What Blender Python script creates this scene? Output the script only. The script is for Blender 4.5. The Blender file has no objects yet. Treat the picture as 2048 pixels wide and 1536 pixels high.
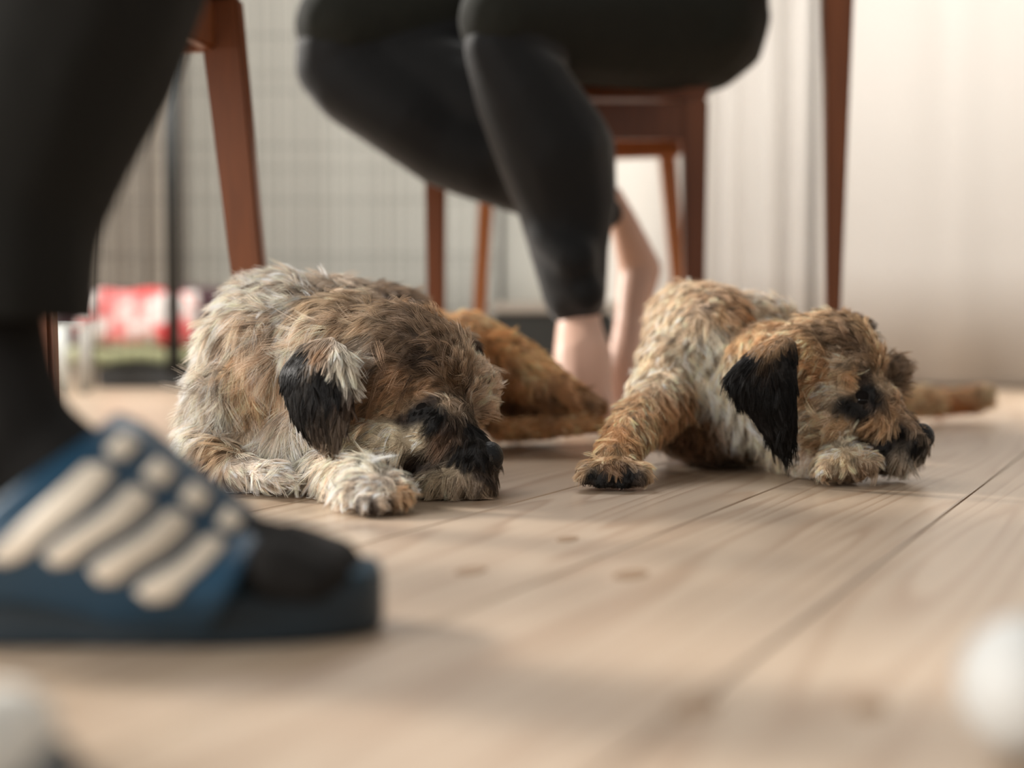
import bpy, bmesh, math, random
import numpy as np
from mathutils import Vector, Matrix, Euler
from mathutils.bvhtree import BVHTree
from mathutils.kdtree import KDTree
rnd = random.Random(7)
C = bpy.context.scene.collection
SC = bpy.context.scene

# ------------------------------------------------------------------ camera, world, lights, exposure
FPX, CAMZ, HOR = 2844.0, 0.17, 635.0
PITCH = math.atan((768 - HOR) / FPX)
cam = bpy.data.cameras.new('camera')
cam.sensor_width = 36.0
cam.lens = FPX / 2048 * 36.0
cam.clip_start = 0.02
cam.dof.use_dof = True
cam.dof.focus_distance = 1.36
cam.dof.aperture_fstop = 1.9
cam.dof.aperture_blades = 0
camo = bpy.data.objects.new('camera', cam)
C.objects.link(camo)
camo.location = (0, 0, CAMZ)
camo.rotation_euler = (math.pi / 2 - PITCH, 0, 0)
SC.camera = camo

SC.view_settings.view_transform = 'Standard'
SC.view_settings.look = 'None'
SC.view_settings.exposure = 0.36
SC.view_settings.gamma = 1.0
SC.view_settings.use_curve_mapping = False

w = bpy.data.worlds.new('room_daylight')
SC.world = w
w.use_nodes = True
w.node_tree.nodes['Background'].inputs[0].default_value = (1.0, 0.98, 0.95, 1)
w.node_tree.nodes['Background'].inputs[1].default_value = 0.3


def light(name, kind, loc, target, energy, color=(1, 1, 1), size=1.0, size_y=None, angle=None):
    l = bpy.data.lights.new(name, kind)
    l.energy = energy
    l.color = color
    if kind == 'AREA':
        l.shape = 'RECTANGLE'
        l.size = size
        l.size_y = size_y or size
    if angle is not None:
        l.angle = angle
    o = bpy.data.objects.new(name, l)
    C.objects.link(o)
    o.location = loc
    d = Vector(target) - Vector(loc)
    o.rotation_euler = d.to_track_quat('-Z', 'Y').to_euler()
    return o


light('sunlight', 'SUN', (-2.4, 2.7, 1.25), (0, 1.4, 0), 4.4, (1.0, 0.955, 0.89), angle=math.radians(8))
light('curtain_fill', 'AREA', (0.8, 2.70, 1.10), (0.9, 3.6, 0.35), 31, (1.0, 0.985, 0.965), 4.0, 0.5)  # unseen area lamp added to brighten the curtains
light('window_light_back', 'AREA', (-0.6, 3.3, 2.6), (0.1, 1.2, 0.0), 48, (1.0, 0.97, 0.94), 1.6, 1.0)
light('front_left_fill', 'AREA', (-1.9, -0.3, 0.9), (0.1, 1.5, 0.1), 46, (1.0, 0.985, 0.96), 1.3, 1.2)  # added camera-side fill that brightens the dogs' fronts
SC.cycles.max_bounces = 6
SC.cycles.sample_clamp_indirect = 6.0


# ------------------------------------------------------------------ helpers
def P(px, py, Y):
    u = (px - 1024) / FPX
    v = (768 - py) / FPX
    ca, sa = math.cos(PITCH), math.sin(PITCH)
    d = Vector((u, ca + v * sa, -sa + v * ca))
    t = Y / d.y
    return Vector((d.x * t, Y, CAMZ + d.z * t))


def FL(px, py):
    """floor point under a pixel"""
    u = (px - 1024) / FPX
    v = (768 - py) / FPX
    ca, sa = math.cos(PITCH), math.sin(PITCH)
    d = Vector((u, ca + v * sa, -sa + v * ca))
    t = -CAMZ / d.z
    return Vector((d.x * t, d.y * t, 0))


def srgb(*c):
    return tuple(((x / 255) / 12.92 if x / 255 <= 0.04045 else ((x / 255 + 0.055) / 1.055) ** 2.4) for x in c)


def new_mat(name):
    m = bpy.data.materials.new(name)
    m.use_nodes = True
    nt = m.node_tree
    b = nt.nodes['Principled BSDF']
    return m, nt, b


def mat(name, col, rough=0.6, spec=0.5, noise=0.0, nscale=30, bump=0.0, sheen=0.0, metal=0.0, coat=0.0):
    m, nt, b = new_mat(name)
    b.inputs['Roughness'].default_value = rough
    b.inputs['Specular IOR Level'].default_value = spec
    b.inputs['Metallic'].default_value = metal
    b.inputs['Coat Weight'].default_value = coat
    b.inputs['Sheen Weight'].default_value = sheen
    b.inputs['Sheen Roughness'].default_value = 0.4
    tc = nt.nodes.new('ShaderNodeTexCoord')
    n = nt.nodes.new('ShaderNodeTexNoise')
    n.inputs['Scale'].default_value = nscale
    n.inputs['Detail'].default_value = 4
    nt.links.new(tc.outputs['Object'], n.inputs['Vector'])
    r = nt.nodes.new('ShaderNodeMix')
    r.data_type = 'RGBA'
    lo = tuple(c * (1 - noise) for c in col) + (1,)
    hi = tuple(min(1, c * (1 + noise)) for c in col) + (1,)
    r.inputs[6].default_value = lo
    r.inputs[7].default_value = hi
    nt.links.new(n.outputs['Fac'], r.inputs[0])
    nt.links.new(r.outputs[2], b.inputs['Base Color'])
    if bump:
        bp = nt.nodes.new('ShaderNodeBump')
        bp.inputs['Strength'].default_value = bump
        bp.inputs['Distance'].default_value = 0.002
        nt.links.new(n.outputs['Fac'], bp.inputs['Height'])
        nt.links.new(bp.outputs['Normal'], b.inputs['Normal'])
    return m


def link(name, me, parent=None, m=None, smooth=True):
    o = bpy.data.objects.new(name, me)
    C.objects.link(o)
    if m:
        me.materials.clear()
        me.materials.append(m)
    if smooth:
        me.polygons.foreach_set('use_smooth', [True] * len(me.polygons))
    if parent:
        o.parent = parent
        o.matrix_parent_inverse = Matrix.Translation(-parent.location)
    return o


def empty(name, loc, label, cat, group=None):
    o = bpy.data.objects.new(name, None)
    C.objects.link(o)
    o.location = loc
    o.empty_display_size = 0.05
    o['label'] = label
    o['category'] = cat
    if group:
        o['group'] = group
    return o


def baked(o_me, mods):
    """apply modifiers [(type, {props})] to a mesh and return the resulting mesh"""
    t = bpy.data.objects.new('temporary', o_me)
    C.objects.link(t)
    for ty, pr in mods:
        md = t.modifiers.new(ty, ty)
        for k, v in pr.items():
            setattr(md, k, v)
    dg = bpy.context.evaluated_depsgraph_get()
    me = bpy.data.meshes.new_from_object(t.evaluated_get(dg))
    bpy.data.objects.remove(t)
    return me


def mesh_from(verts, faces):
    me = bpy.data.meshes.new('mesh')
    me.from_pydata([tuple(v) for v in verts], [], faces)
    me.update()
    return me


def ico(sub=3):
    bm = bmesh.new()
    bmesh.ops.create_icosphere(bm, subdivisions=sub, radius=1)
    V = np.array([v.co[:] for v in bm.verts])
    F = [[v.index for v in f.verts] for f in bm.faces]
    bm.free()
    return V, F


ICO = ico(2)


class Blob:
    """one continuous body: overlapping volumes fused by a voxel remesh"""

    def __init__(s):
        s.V, s.F = [], []
        s.n = 0

    def ell(s, c, r, rot=(0, 0, 0)):
        V, F = ICO
        M = np.array(Euler(rot).to_matrix())
        W = (V * np.array(r)) @ M.T + np.array(c)
        s.V.append(W)
        s.F += [[i + s.n for i in f] for f in F]
        s.n += len(W)
        return s

    def e(s, px, py, Y, rx, ry, rd, roll=0, yaw=0):
        """ellipsoid: rx, ry in pixels at its depth, rd (depth) in metres; roll degrees clockwise in the view"""
        k = Y / FPX
        return s.ell(P(px, py, Y), (rx * k, rd, ry * k), (0, math.radians(roll), math.radians(yaw)))

    def cap(s, p0, r0, p1, r1):
        p0, p1 = Vector(p0), Vector(p1)
        d = (p1 - p0).length
        n = max(2, int(d / (min(r0, r1) * 0.35)) + 1)
        for i in range(n + 1):
            t = i / n
            r = r0 + (r1 - r0) * t
            s.ell(p0.lerp(p1, t), (r, r, r))
        return s

    def chain(s, pts):
        """pts: (px, py, Y, radius in px)"""
        q = [(P(a, b, c), r * c / FPX) for a, b, c, r in pts]
        for (a, ra), (b, rb) in zip(q, q[1:]):
            s.cap(a, ra, b, rb)
        return s

    def build(s, voxel=0.006, smooth=4, floor=True):
        V = np.vstack(s.V)
        me = mesh_from(V, s.F)
        me = baked(me, [('REMESH', dict(mode='VOXEL', voxel_size=voxel)), ('SMOOTH', dict(factor=0.6, iterations=smooth))])
        if floor:
            for v in me.vertices:
                if v.co.z < 0.003:
                    v.co.z = 0.003
        return me


def smooth_rows(rows, nu, nv):
    """refine a grid of points with Catmull-Rom in both directions"""
    A = np.array([[tuple(p) for p in r] for r in rows], float)

    def cr(A, n):
        k = A.shape[0]
        T = np.linspace(0, k - 1, n)
        out = []
        for t in T:
            i = min(int(t), k - 2)
            f = t - i
            p1, p2 = A[i], A[i + 1]
            p0 = A[i - 1] if i > 0 else 2 * p1 - p2
            p3 = A[i + 2] if i + 2 < k else 2 * p2 - p1
            out.append(0.5 * (2 * p1 + (p2 - p0) * f + (2 * p0 - 5 * p1 + 4 * p2 - p3) * f * f + (3 * p1 - p0 - 3 * p2 + p3) * f ** 3))
        return np.array(out)

    A = cr(A, nu)
    A = cr(A.transpose(1, 0, 2), nv).transpose(1, 0, 2)
    return A


def grid_mesh(A, thick=0.0, offset=0):
    nu, nv = A.shape[:2]
    F = [[i * nv + j, i * nv + j + 1, (i + 1) * nv + j + 1, (i + 1) * nv + j] for i in range(nu - 1) for j in range(nv - 1)]
    me = mesh_from(A.reshape(-1, 3), F)
    if thick:
        me = baked(me, [('SOLIDIFY', dict(thickness=thick, offset=offset))])
    return me


def taper_box(p0, p1, w0, w1, d0=None, d1=None, bevel=0.003, side=None):
    """beam from p0 to p1 with widths (across) and depths, bevelled"""
    p0, p1 = Vector(p0), Vector(p1)
    ax = (p1 - p0).normalized()
    side = Vector(side) if side else Vector((1, 0, 0))
    if abs(ax.dot(side)) > 0.95:
        side = Vector((0, 0, 1))
    s = (side - ax * side.dot(ax)).normalized()
    q = ax.cross(s)
    d0 = d0 or w0
    d1 = d1 or w1
    bm = bmesh.new()
    vs = []
    for p, ww, dd in ((p0, w0, d0), (p1, w1, d1)):
        for a, b in ((-1, -1), (1, -1), (1, 1), (-1, 1)):
            vs.append(bm.verts.new(p + s * a * ww / 2 + q * b * dd / 2))
    for f in ([0, 1, 2, 3], [7, 6, 5, 4], [0, 4, 5, 1], [1, 5, 6, 2], [2, 6, 7, 3], [3, 7, 4, 0]):
        bm.faces.new([vs[i] for i in f])
    bmesh.ops.recalc_face_normals(bm, faces=bm.faces)
    if bevel:
        bmesh.ops.bevel(bm, geom=list(bm.edges), offset=bevel, segments=2, affect='EDGES')
    me = bpy.data.meshes.new('beam')
    bm.to_mesh(me)
    bm.free()
    return me


def tube_into(V, F, p0, p1, r, seg=6):
    p0, p1 = Vector(p0), Vector(p1)
    ax = (p1 - p0).normalized()
    a = ax.orthogonal().normalized()
    b = ax.cross(a)
    n = len(V)
    for p in (p0, p1):
        for i in range(seg):
            t = 2 * math.pi * i / seg
            V.append(tuple(p + a * math.cos(t) * r + b * math.sin(t) * r))
    for i in range(seg):
        j = (i + 1) % seg
        F.append([n + i, n + j, n + seg + j, n + seg + i])
    F.append([n + i for i in range(seg)][::-1])
    F.append([n + seg + i for i in range(seg)])


# ------------------------------------------------------------------ setting
TH = math.radians(25.9)                      # the boards run to the right of the view
AX = Vector((math.sin(TH), math.cos(TH), 0))  # along the boards
NX = Vector((math.cos(TH), -math.sin(TH), 0))  # across the boards


def wood_floor_mat():
    m, nt, b = new_mat('varnished_pine')
    N = nt.nodes.new
    tc = N('ShaderNodeTexCoord')
    oi = N('ShaderNodeObjectInfo')
    mp = N('ShaderNodeMapping')
    mp.inputs['Scale'].default_value = (14, 0.9, 14)
    off = N('ShaderNodeVectorMath')
    off.operation = 'MULTIPLY_ADD'
    comb = N('ShaderNodeCombineXYZ')
    mul = N('ShaderNodeMath')
    mul.operation = 'MULTIPLY'
    mul.inputs[1].default_value = 37.0
    nt.links.new(oi.outputs['Random'], mul.inputs[0])
    nt.links.new(mul.outputs[0], comb.inputs[0])
    nt.links.new(mul.outputs[0], comb.inputs[1])
    add = N('ShaderNodeVectorMath')
    add.operation = 'ADD'
    nt.links.new(tc.outputs['Object'], mp.inputs['Vector'])
    nt.links.new(mp.outputs[0], add.inputs[0])
    nt.links.new(comb.outputs[0], add.inputs[1])
    # broad flowing field -> growth rings
    n1 = N('ShaderNodeTexNoise')
    n1.inputs['Scale'].default_value = 0.55
    n1.inputs['Detail'].default_value = 1.5
    n1.inputs['Distortion'].default_value = 0.25
    nt.links.new(add.outputs[0], n1.inputs['Vector'])
    m2 = N('ShaderNodeMath')
    m2.operation = 'MULTIPLY'
    m2.inputs[1].default_value = 17.0
    nt.links.new(n1.outputs['Fac'], m2.inputs[0])
    fr = N('ShaderNodeMath')
    fr.operation = 'FRACT'
    nt.links.new(m2.outputs[0], fr.inputs[0])
    ring = N('ShaderNodeValToRGB')
    ring.color_ramp.elements[0].position = 0.0
    ring.color_ramp.elements[0].color = (0, 0, 0, 1)
    ring.color_ramp.elements[1].position = 1.0
    ring.color_ramp.elements[1].color = (0, 0, 0, 1)
    e = ring.color_ramp.elements.new(0.55)
    e.color = (0.25, 0.25, 0.25, 1)
    e = ring.color_ramp.elements.new(0.86)
    e.color = (1, 1, 1, 1)
    nt.links.new(fr.outputs[0], ring.inputs[0])
    # fine fibres
    mp2 = N('ShaderNodeMapping')
    mp2.inputs['Scale'].default_value = (260, 5, 30)
    n2 = N('ShaderNodeTexNoise')
    n2.inputs['Scale'].default_value = 1.0
    n2.inputs['Detail'].default_value = 3
    nt.links.new(tc.outputs['Object'], mp2.inputs['Vector'])
    nt.links.new(mp2.outputs[0], n2.inputs['Vector'])
    c1 = N('ShaderNodeMix')
    c1.data_type = 'RGBA'
    c1.inputs[6].default_value = srgb(196, 173, 148) + (1,)
    c1.inputs[7].default_value = srgb(156, 122, 92) + (1,)
    sc = N('ShaderNodeMath')
    sc.operation = 'MULTIPLY'
    sc.inputs[1].default_value = 0.62
    nt.links.new(ring.outputs[0], sc.inputs[0])
    nt.links.new(sc.outputs[0], c1.inputs[0])
    c2 = N('ShaderNodeMix')
    c2.data_type = 'RGBA'
    c2.blend_type = 'MULTIPLY'
    c2.inputs[0].default_value = 0.2
    nt.links.new(c1.outputs[2], c2.inputs[6])
    nt.links.new(n2.outputs['Color'], c2.inputs[7])
    nt.links.new(n2.outputs['Fac'], c2.inputs[7])
    nt.links.new(c2.outputs[2], b.inputs['Base Color'])
    b.inputs['Roughness'].default_value = 0.45
    b.inputs['Specular IOR Level'].default_value = 0.6
    b.inputs['Coat Weight'].default_value = 0.6
    b.inputs['Coat Roughness'].default_value = 0.28
    bp = N('ShaderNodeBump')
    bp.inputs['Strength'].default_value = 0.15
    bp.inputs['Distance'].default_value = 0.001
    nt.links.new(n2.outputs['Fac'], bp.inputs['Height'])
    nt.links.new(bp.outputs[0], b.inputs['Normal'])
    return m


M_floor = wood_floor_mat()
M_gap = mat('dark_subfloor', srgb(45, 32, 22), 0.9)
M_knot = mat('brown_knot', srgb(140, 110, 80), 0.5, noise=0.3, nscale=80)

# floor: subfloor + boards, each board an object
s0 = -0.8
sub = taper_box(Vector((0.4, 2.0, -0.026)) - NX * 7.5, Vector((0.4, 2.0, -0.026)) + NX * 3.5, 8, 8, 0.01, 0.01, bevel=0, side=AX)
floor = link('floor', sub, None, M_gap, smooth=False)
floor['kind'] = 'structure'
BW = 0.1835
o_ref = FL(1600, 955).dot(NX)
gap = 0.0022
pl_me = {}
for k in range(-36, 14):
    a = o_ref + k * BW + gap / 2
    # boards are butted end to end; joints staggered and out of the photo's sharp zone
    for (y0, y1) in ((-1.2, 5.6),):
        me = bpy.data.meshes.new('plank')
        bm = bmesh.new()
        ny = 2
        bmesh.ops.create_cube(bm, size=1)
        bmesh.ops.scale(bm, vec=(BW - gap, y1 - y0, 0.02), verts=bm.verts)
        bmesh.ops.bevel(bm, geom=[e for e in bm.edges if abs(e.verts[0].co.y - e.verts[1].co.y) > 0.5], offset=0.0009, segments=1, affect='EDGES')
        bm.to_mesh(me)
        bm.free()
        o = bpy.data.objects.new('plank', me)
        me.materials.append(M_floor)
        C.objects.link(o)
        c = NX * (a + (BW - gap) / 2) + AX * ((y0 + y1) / 2)
        o.location = (c.x, c.y, -0.010 + rnd.uniform(-0.0003, 0.0))
        o.rotation_euler = (0, 0, -TH)
        o.parent = floor
# knots: flush oval discs let into the boards
for (px, py, r) in ((942, 1141, .011), (1262, 1150, .013), (1390, 1412, .012), (1740, 1416, .009), (1135, 1078, .009)):
    q = FL(px, py)
    bm = bmesh.new()
    bmesh.ops.create_cone(bm, cap_ends=True, segments=20, radius1=r, radius2=r, depth=0.002)
    bmesh.ops.scale(bm, vec=(0.8, 1.5, 1), verts=bm.verts)
    me = bpy.data.meshes.new('knot')
    bm.to_mesh(me)
    bm.free()
    o = bpy.data.objects.new('knot', me)
    me.materials.append(M_knot)
    C.objects.link(o)
    o.location = (q.x, q.y, -0.0007)
    o.rotation_euler = (0, 0, -TH)
    o.parent = floor

M_wall = mat('cream_wall', srgb(214, 208, 198), 0.8, noise=0.03, nscale=3)
cW = 3.62
wc = AX * cW
w_me = taper_box(wc - NX * 7.5 + AX * 0.06 + Vector((0, 0, 1.25)), wc + NX * 3.0 + AX * 0.06 + Vector((0, 0, 1.25)), 2.6, 2.6, 0.1, 0.1, bevel=0, side=(0, 0, 1))
wall = link('wall_back', w_me, None, M_wall, smooth=False)
wall['kind'] = 'structure'
bb = taper_box(wc - NX * 7.5 - AX * 0.003 + Vector((0, 0, 0.052)), wc + NX * 3.0 - AX * 0.003 + Vector((0, 0, 0.052)), 0.1, 0.1, 0.018, 0.018, bevel=0.003, side=(0, 0, 1))
bbo = link('baseboard_back', bb, None, mat('white_painted_baseboard', srgb(222, 218, 210), 0.5), smooth=False)
bbo['kind'] = 'structure'


def curtain_mat(name, col, trans=0.25):
    m, nt, b = new_mat(name)
    N = nt.nodes.new
    tc = N('ShaderNodeTexCoord')
    n = N('ShaderNodeTexNoise')
    n.inputs['Scale'].default_value = 220
    nt.links.new(tc.outputs['Object'], n.inputs['Vector'])
    mx = N('ShaderNodeMix')
    mx.data_type = 'RGBA'
    mx.inputs[6].default_value = tuple(c * 0.93 for c in col) + (1,)
    mx.inputs[7].default_value = col + (1,)
    nt.links.new(n.outputs['Fac'], mx.inputs[0])
    nt.links.new(mx.outputs[2], b.inputs['Base Color'])
    b.inputs['Roughness'].default_value = 0.9
    b.inputs['Specular IOR Level'].default_value = 0.1
    tr = N('ShaderNodeBsdfTranslucent')
    nt.links.new(mx.outputs[2], tr.inputs['Color'])
    ms = N('ShaderNodeMixShader')
    ms.inputs[0].default_value = trans
    out = nt.nodes['Material Output']
    nt.links.new(b.outputs[0], ms.inputs[1])
    nt.links.new(tr.outputs[0], ms.inputs[2])
    nt.links.new(ms.outputs[0], out.inputs['Surface'])
    return m


def curtain(name, s0, s1, dist, amp, wave, label, m, z0=0.012, z1=2.3, seed=0, group=None):
    """a hanging cloth along the back wall from s0 to s1 (metres across), folds of depth amp"""
    r = random.Random(seed)
    ph = [r.uniform(0, 6.28) for _ in range(4)]
    n = int((s1 - s0) / 0.012)
    A = []
    for i in range(n + 1):
        s = s0 + (s1 - s0) * i / n
        row = []
        for j in range(9):
            z = z0 + (z1 - z0) * j / 8
            d = amp * (0.6 * math.sin(s * 6.283 / wave + ph[0] + 0.5 * math.sin(s * 3 + ph[1])) + 0.3 * math.sin(s * 6.283 / wave * 1.7 + ph[2]) + 0.25 * math.sin(s * 6.283 / wave * 0.37 + ph[3] + z * 0.5))
            q = AX * (cW - dist + d) + NX * s
            row.append((q.x, q.y, z))
        A.append(row)
    me = grid_mesh(np.array(A), 0.002)
    o = link(name, me, None, m)
    o['label'] = label
    o['category'] = 'curtain'
    if group:
        o['group'] = group
    return o


# ------------------------------------------------------------------ background: curtains
M_cur = curtain_mat('cream_sheer', srgb(206, 200, 192))
M_cur2 = curtain_mat('grey_linen', srgb(196, 194, 184))
M_cur3 = curtain_mat('taupe_linen', srgb(186, 177, 164))


def s_at(px):
    """position across the wall of the sight line through px"""
    u = (px - 1024) / FPX
    Y = cW / (AX.y + AX.x * u)
    return Vector((u * Y, Y, 0)).dot(NX)


curtain('curtain', s_at(1350), s_at(1640), 0.10, 0.035, 0.095, 'cream curtain hanging in narrow pleats between the chair and the slim table leg', M_cur, seed=3)
curtain('curtain', s_at(1655), s_at(2400), 0.10, 0.030, 0.30, 'wide pale curtain in soft shallow folds at the right of the photo', M_cur, seed=5)
curtain('curtain', s_at(60), s_at(395), 0.08, 0.03, 0.12, 'taupe curtain in folds behind the wire crate, left of the brown chair leg', M_cur3, seed=8)
curtain('curtain', s_at(405), s_at(1120), 0.07, 0.010, 0.35, 'flat grey linen curtain behind the wire crate and seated person', M_cur2, seed=11)

# ------------------------------------------------------------------ wire crate, cushion, blanket, low box
M_wire = mat('black_wire', srgb(30, 32, 30), 0.45, metal=0.3)
cx0, cx1, cy0, cy1 = P(186, 700, 3.42).x, P(1000, 700, 3.42).x, 3.42, 3.95
crate = empty('dog_crate', ((cx0 + cx1) / 2, (cy0 + cy1) / 2, 0), 'large black wire dog crate standing before the curtains, cushion inside', 'dog crate')


def wire_panel(name, a, b, h, step=0.026, hstep=0.13):
    V, F = [], []
    a, b = Vector(a), Vector(b)
    L = (b - a).length
    n = int(L / step)
    for i in range(1, n):
        q = a.lerp(b, i / n)
        tube_into(V, F, q + Vector((0, 0, 0.03)), q + Vector((0, 0, h)), 0.0011, 4)
    z = 0.06
    while z < h:
        tube_into(V, F, a + Vector((0, 0, z)), b + Vector((0, 0, z)), 0.0013, 4)
        z += hstep
    o = link(name, mesh_from(V, F), crate, M_wire)
    o['kind'] = 'stuff'


H = 1.06
wire_panel('wire_panel', (cx0, cy0, 0), (cx1, cy0, 0), H)
wire_panel('wire_panel', (cx0, cy1, 0), (cx1, cy1, 0), H, 0.05, 0.26)
wire_panel('wire_panel', (cx0, cy0, 0), (cx0, cy1, 0), H, 0.05)
wire_panel('wire_panel', (cx1, cy0, 0), (cx1, cy1, 0), H, 0.05)
for (x, y) in ((cx0, cy0), (cx1, cy0), (cx0, cy1), (cx1, cy1)):
    V, F = [], []
    tube_into(V, F, (x, y, 0), (x, y, H), 0.004, 8)
    link('corner_post', mesh_from(V, F), crate, M_wire)
xd = P(345, 400, cy0).x
link('door_post', taper_box((xd, cy0 - 0.006, 0.03), (xd, cy0 - 0.006, H), 0.034, 0.034, 0.01, 0.01, 0.002), crate, M_wire)
M_tray = mat('black_tray_plastic', srgb(34, 33, 30), 0.5)
tr = taper_box((cx0 + 0.006, (cy0 + cy1) / 2, 0.026), (cx1 - 0.006, (cy0 + cy1) / 2, 0.026), 0.046, 0.046, cy1 - cy0 - 0.02, cy1 - cy0 - 0.02, 0.004, side=(0, 0, 1))
link('tray', tr, crate, M_tray, smooth=False)


def floral_mat():
    m, nt, b = new_mat('red_floral_cotton')
    N = nt.nodes.new
    tc = N('ShaderNodeTexCoord')
    v = N('ShaderNodeTexVoronoi')
    v.inputs['Scale'].default_value = 13
    n = N('ShaderNodeTexNoise')
    n.inputs['Scale'].default_value = 9
    mx = N('ShaderNodeMix')
    mx.data_type = 'RGBA'
    mx.inputs[0].default_value = 0.12
    nt.links.new(tc.outputs['Object'], n.inputs['Vector'])
    nt.links.new(tc.outputs['Object'], mx.inputs[6])
    nt.links.new(n.outputs['Color'], mx.inputs[7])
    nt.links.new(mx.outputs[2], v.inputs['Vector'])
    r = N('ShaderNodeValToRGB')
    r.color_ramp.interpolation = 'EASE'
    r.color_ramp.elements[0].position = 0.42
    r.color_ramp.elements[0].color = srgb(238, 226, 218) + (1,)
    r.color_ramp.elements[1].position = 0.74
    r.color_ramp.elements[1].color = srgb(228, 60, 62) + (1,)
    e = r.color_ramp.elements.new(0.55)
    e.color = srgb(240, 150, 145) + (1,)
    nt.links.new(v.outputs['Distance'], r.inputs[0])
    nt.links.new(r.outputs[0], b.inputs['Base Color'])
    b.inputs['Roughness'].default_value = 0.85
    return m


def pillow_mesh(c, w, h, d, lean=0.0, e=0.55):
    V, F = [], []
    nu, nv = 26, 16
    for s in (1, -1):
        for i in range(nu + 1):
            for j in range(nv + 1):
                u, v = i / nu * 2 - 1, j / nv * 2 - 1
                k = max(0, (1 - u ** 4) * (1 - v ** 4)) ** e
                V.append((c[0] + u * w / 2 * (1 - 0.06 * v * v), c[1] + s * -d / 2 * k + lean * v * h / 2, c[2] + v * h / 2 * (1 - 0.08 * u * u) + 0.004 * math.sin(u * 7)))
    n = (nu + 1) * (nv + 1)
    for s in (0, 1):
        for i in range(nu):
            for j in range(nv):
                q = [s * n + i * (nv + 1) + j, s * n + (i + 1) * (nv + 1) + j, s * n + (i + 1) * (nv + 1) + j + 1, s * n + i * (nv + 1) + j + 1]
                F.append(q if s == 0 else q[::-1])
    me = mesh_from(V, F)
    bm = bmesh.new()
    bm.from_mesh(me)
    bmesh.ops.remove_doubles(bm, verts=bm.verts, dist=0.0004)
    bmesh.ops.recalc_face_normals(bm, faces=bm.faces)
    bm.to_mesh(me)
    bm.free()
    return me


pc = P(272, 662, 3.58)
cu = link('cushion', pillow_mesh((pc.x, 3.60, 0.168), 0.31, 0.145, 0.13, 0.3), None, floral_mat())
cu['label'] = 'red and white floral cushion lying inside the wire crate'
cu['category'] = 'cushion'
pg = P(270, 720, 3.56)
cg = link('dog_bed', pillow_mesh((pg.x - 0.02, 3.56, 0.073), 0.36, 0.045, 0.15, 0.1), None, mat('sage_green_cotton', srgb(165, 165, 125), 0.85, noise=0.2, nscale=25))
cg['label'] = 'sage green padded mat under the floral cushion in the crate'
cg['category'] = 'pet bed'
pb = P(330, 640, 3.8)
cb = link('blanket', pillow_mesh((pb.x, 3.82, 0.152), 0.62, 0.20, 0.13, 0.1), None, mat('dark_plum_fleece', srgb(66, 42, 46), 0.95, noise=0.5, nscale=8))
cb['label'] = 'dark plum blanket bunched behind the floral cushion in the crate'
cb['category'] = 'blanket'
# white post unit left of the crate
wx = P(142, 700, 3.2).x
ws = empty('upright_frame', (wx, 3.2, 0), 'small pale upright frame beside the left corner of the wire crate', 'frame')
M_white = mat('white_enamel', srgb(205, 208, 202), 0.4)
for i, dx in enumerate((-0.022, 0.03)):
    link('upright', taper_box((wx + dx, 3.2, 0.0), (wx + dx, 3.2, 0.155 if i == 0 else 0.15), 0.028, 0.028, 0.02, 0.02, 0.004), ws, M_white if i == 0 else mat('grey_enamel', srgb(168, 164, 155), 0.5))
link('crossbar', taper_box((wx - 0.036, 3.2, 0.158), (wx + 0.045, 3.2, 0.158), 0.012, 0.012, 0.014, 0.014, 0.003), ws, M_white)
# low black box with grey lid
bx0, bx1 = P(985, 650, 3.1).x, P(1230, 650, 3.1).x
box = empty('storage_box', ((bx0 + bx1) / 2, 3.2, 0), 'low black storage box with a grey lid behind the seated person', 'storage box')
link('box_body', taper_box((bx0, 3.2, 0.09), (bx1, 3.2, 0.09), 0.178, 0.178, 0.24, 0.24, 0.006, side=(0, 0, 1)), box, mat('black_plastic', srgb(28, 32, 30), 0.5), smooth=False)
link('lid', taper_box((bx0 - 0.004, 3.2, 0.192), (bx1 + 0.004, 3.2, 0.192), 0.024, 0.024, 0.25, 0.25, 0.004, side=(0, 0, 1)), box, mat('grey_lid_plastic', srgb(150, 144, 134), 0.5), smooth=False)


# ------------------------------------------------------------------ wooden furniture
def wood_mat(name, c0, c1, rough=0.35):
    m, nt, b = new_mat(name)
    N = nt.nodes.new
    tc = N('ShaderNodeTexCoord')
    mp = N('ShaderNodeMapping')
    mp.inputs['Scale'].default_value = (40, 40, 3)
    n = N('ShaderNodeTexNoise')
    n.inputs['Scale'].default_value = 1.5
    n.inputs['Detail'].default_value = 4
    n.inputs['Distortion'].default_value = 0.6
    nt.links.new(tc.outputs['Object'], mp.inputs[0])
    nt.links.new(mp.outputs[0], n.inputs['Vector'])
    mx = N('ShaderNodeMix')
    mx.data_type = 'RGBA'
    mx.inputs[6].default_value = c0 + (1,)
    mx.inputs[7].default_value = c1 + (1,)
    nt.links.new(n.outputs['Fac'], mx.inputs[0])
    nt.links.new(mx.outputs[2], b.inputs['Base Color'])
    b.inputs['Roughness'].default_value = rough
    return m


M_teak = wood_mat('orange_brown_teak', srgb(88, 46, 20), srgb(132, 74, 36))
M_teak_lit = wood_mat('lit_teak', srgb(140, 82, 42), srgb(180, 118, 70))  # same chair wood, light on the far parts put into the colour


def beam(parent, name, a, b, w0, w1, d0=None, d1=None, m=None, side=None, bev=0.004):
    return link(name, taper_box(a, b, w0, w1, d0, d1, bev, side), parent, m or M_teak, smooth=False)


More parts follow.
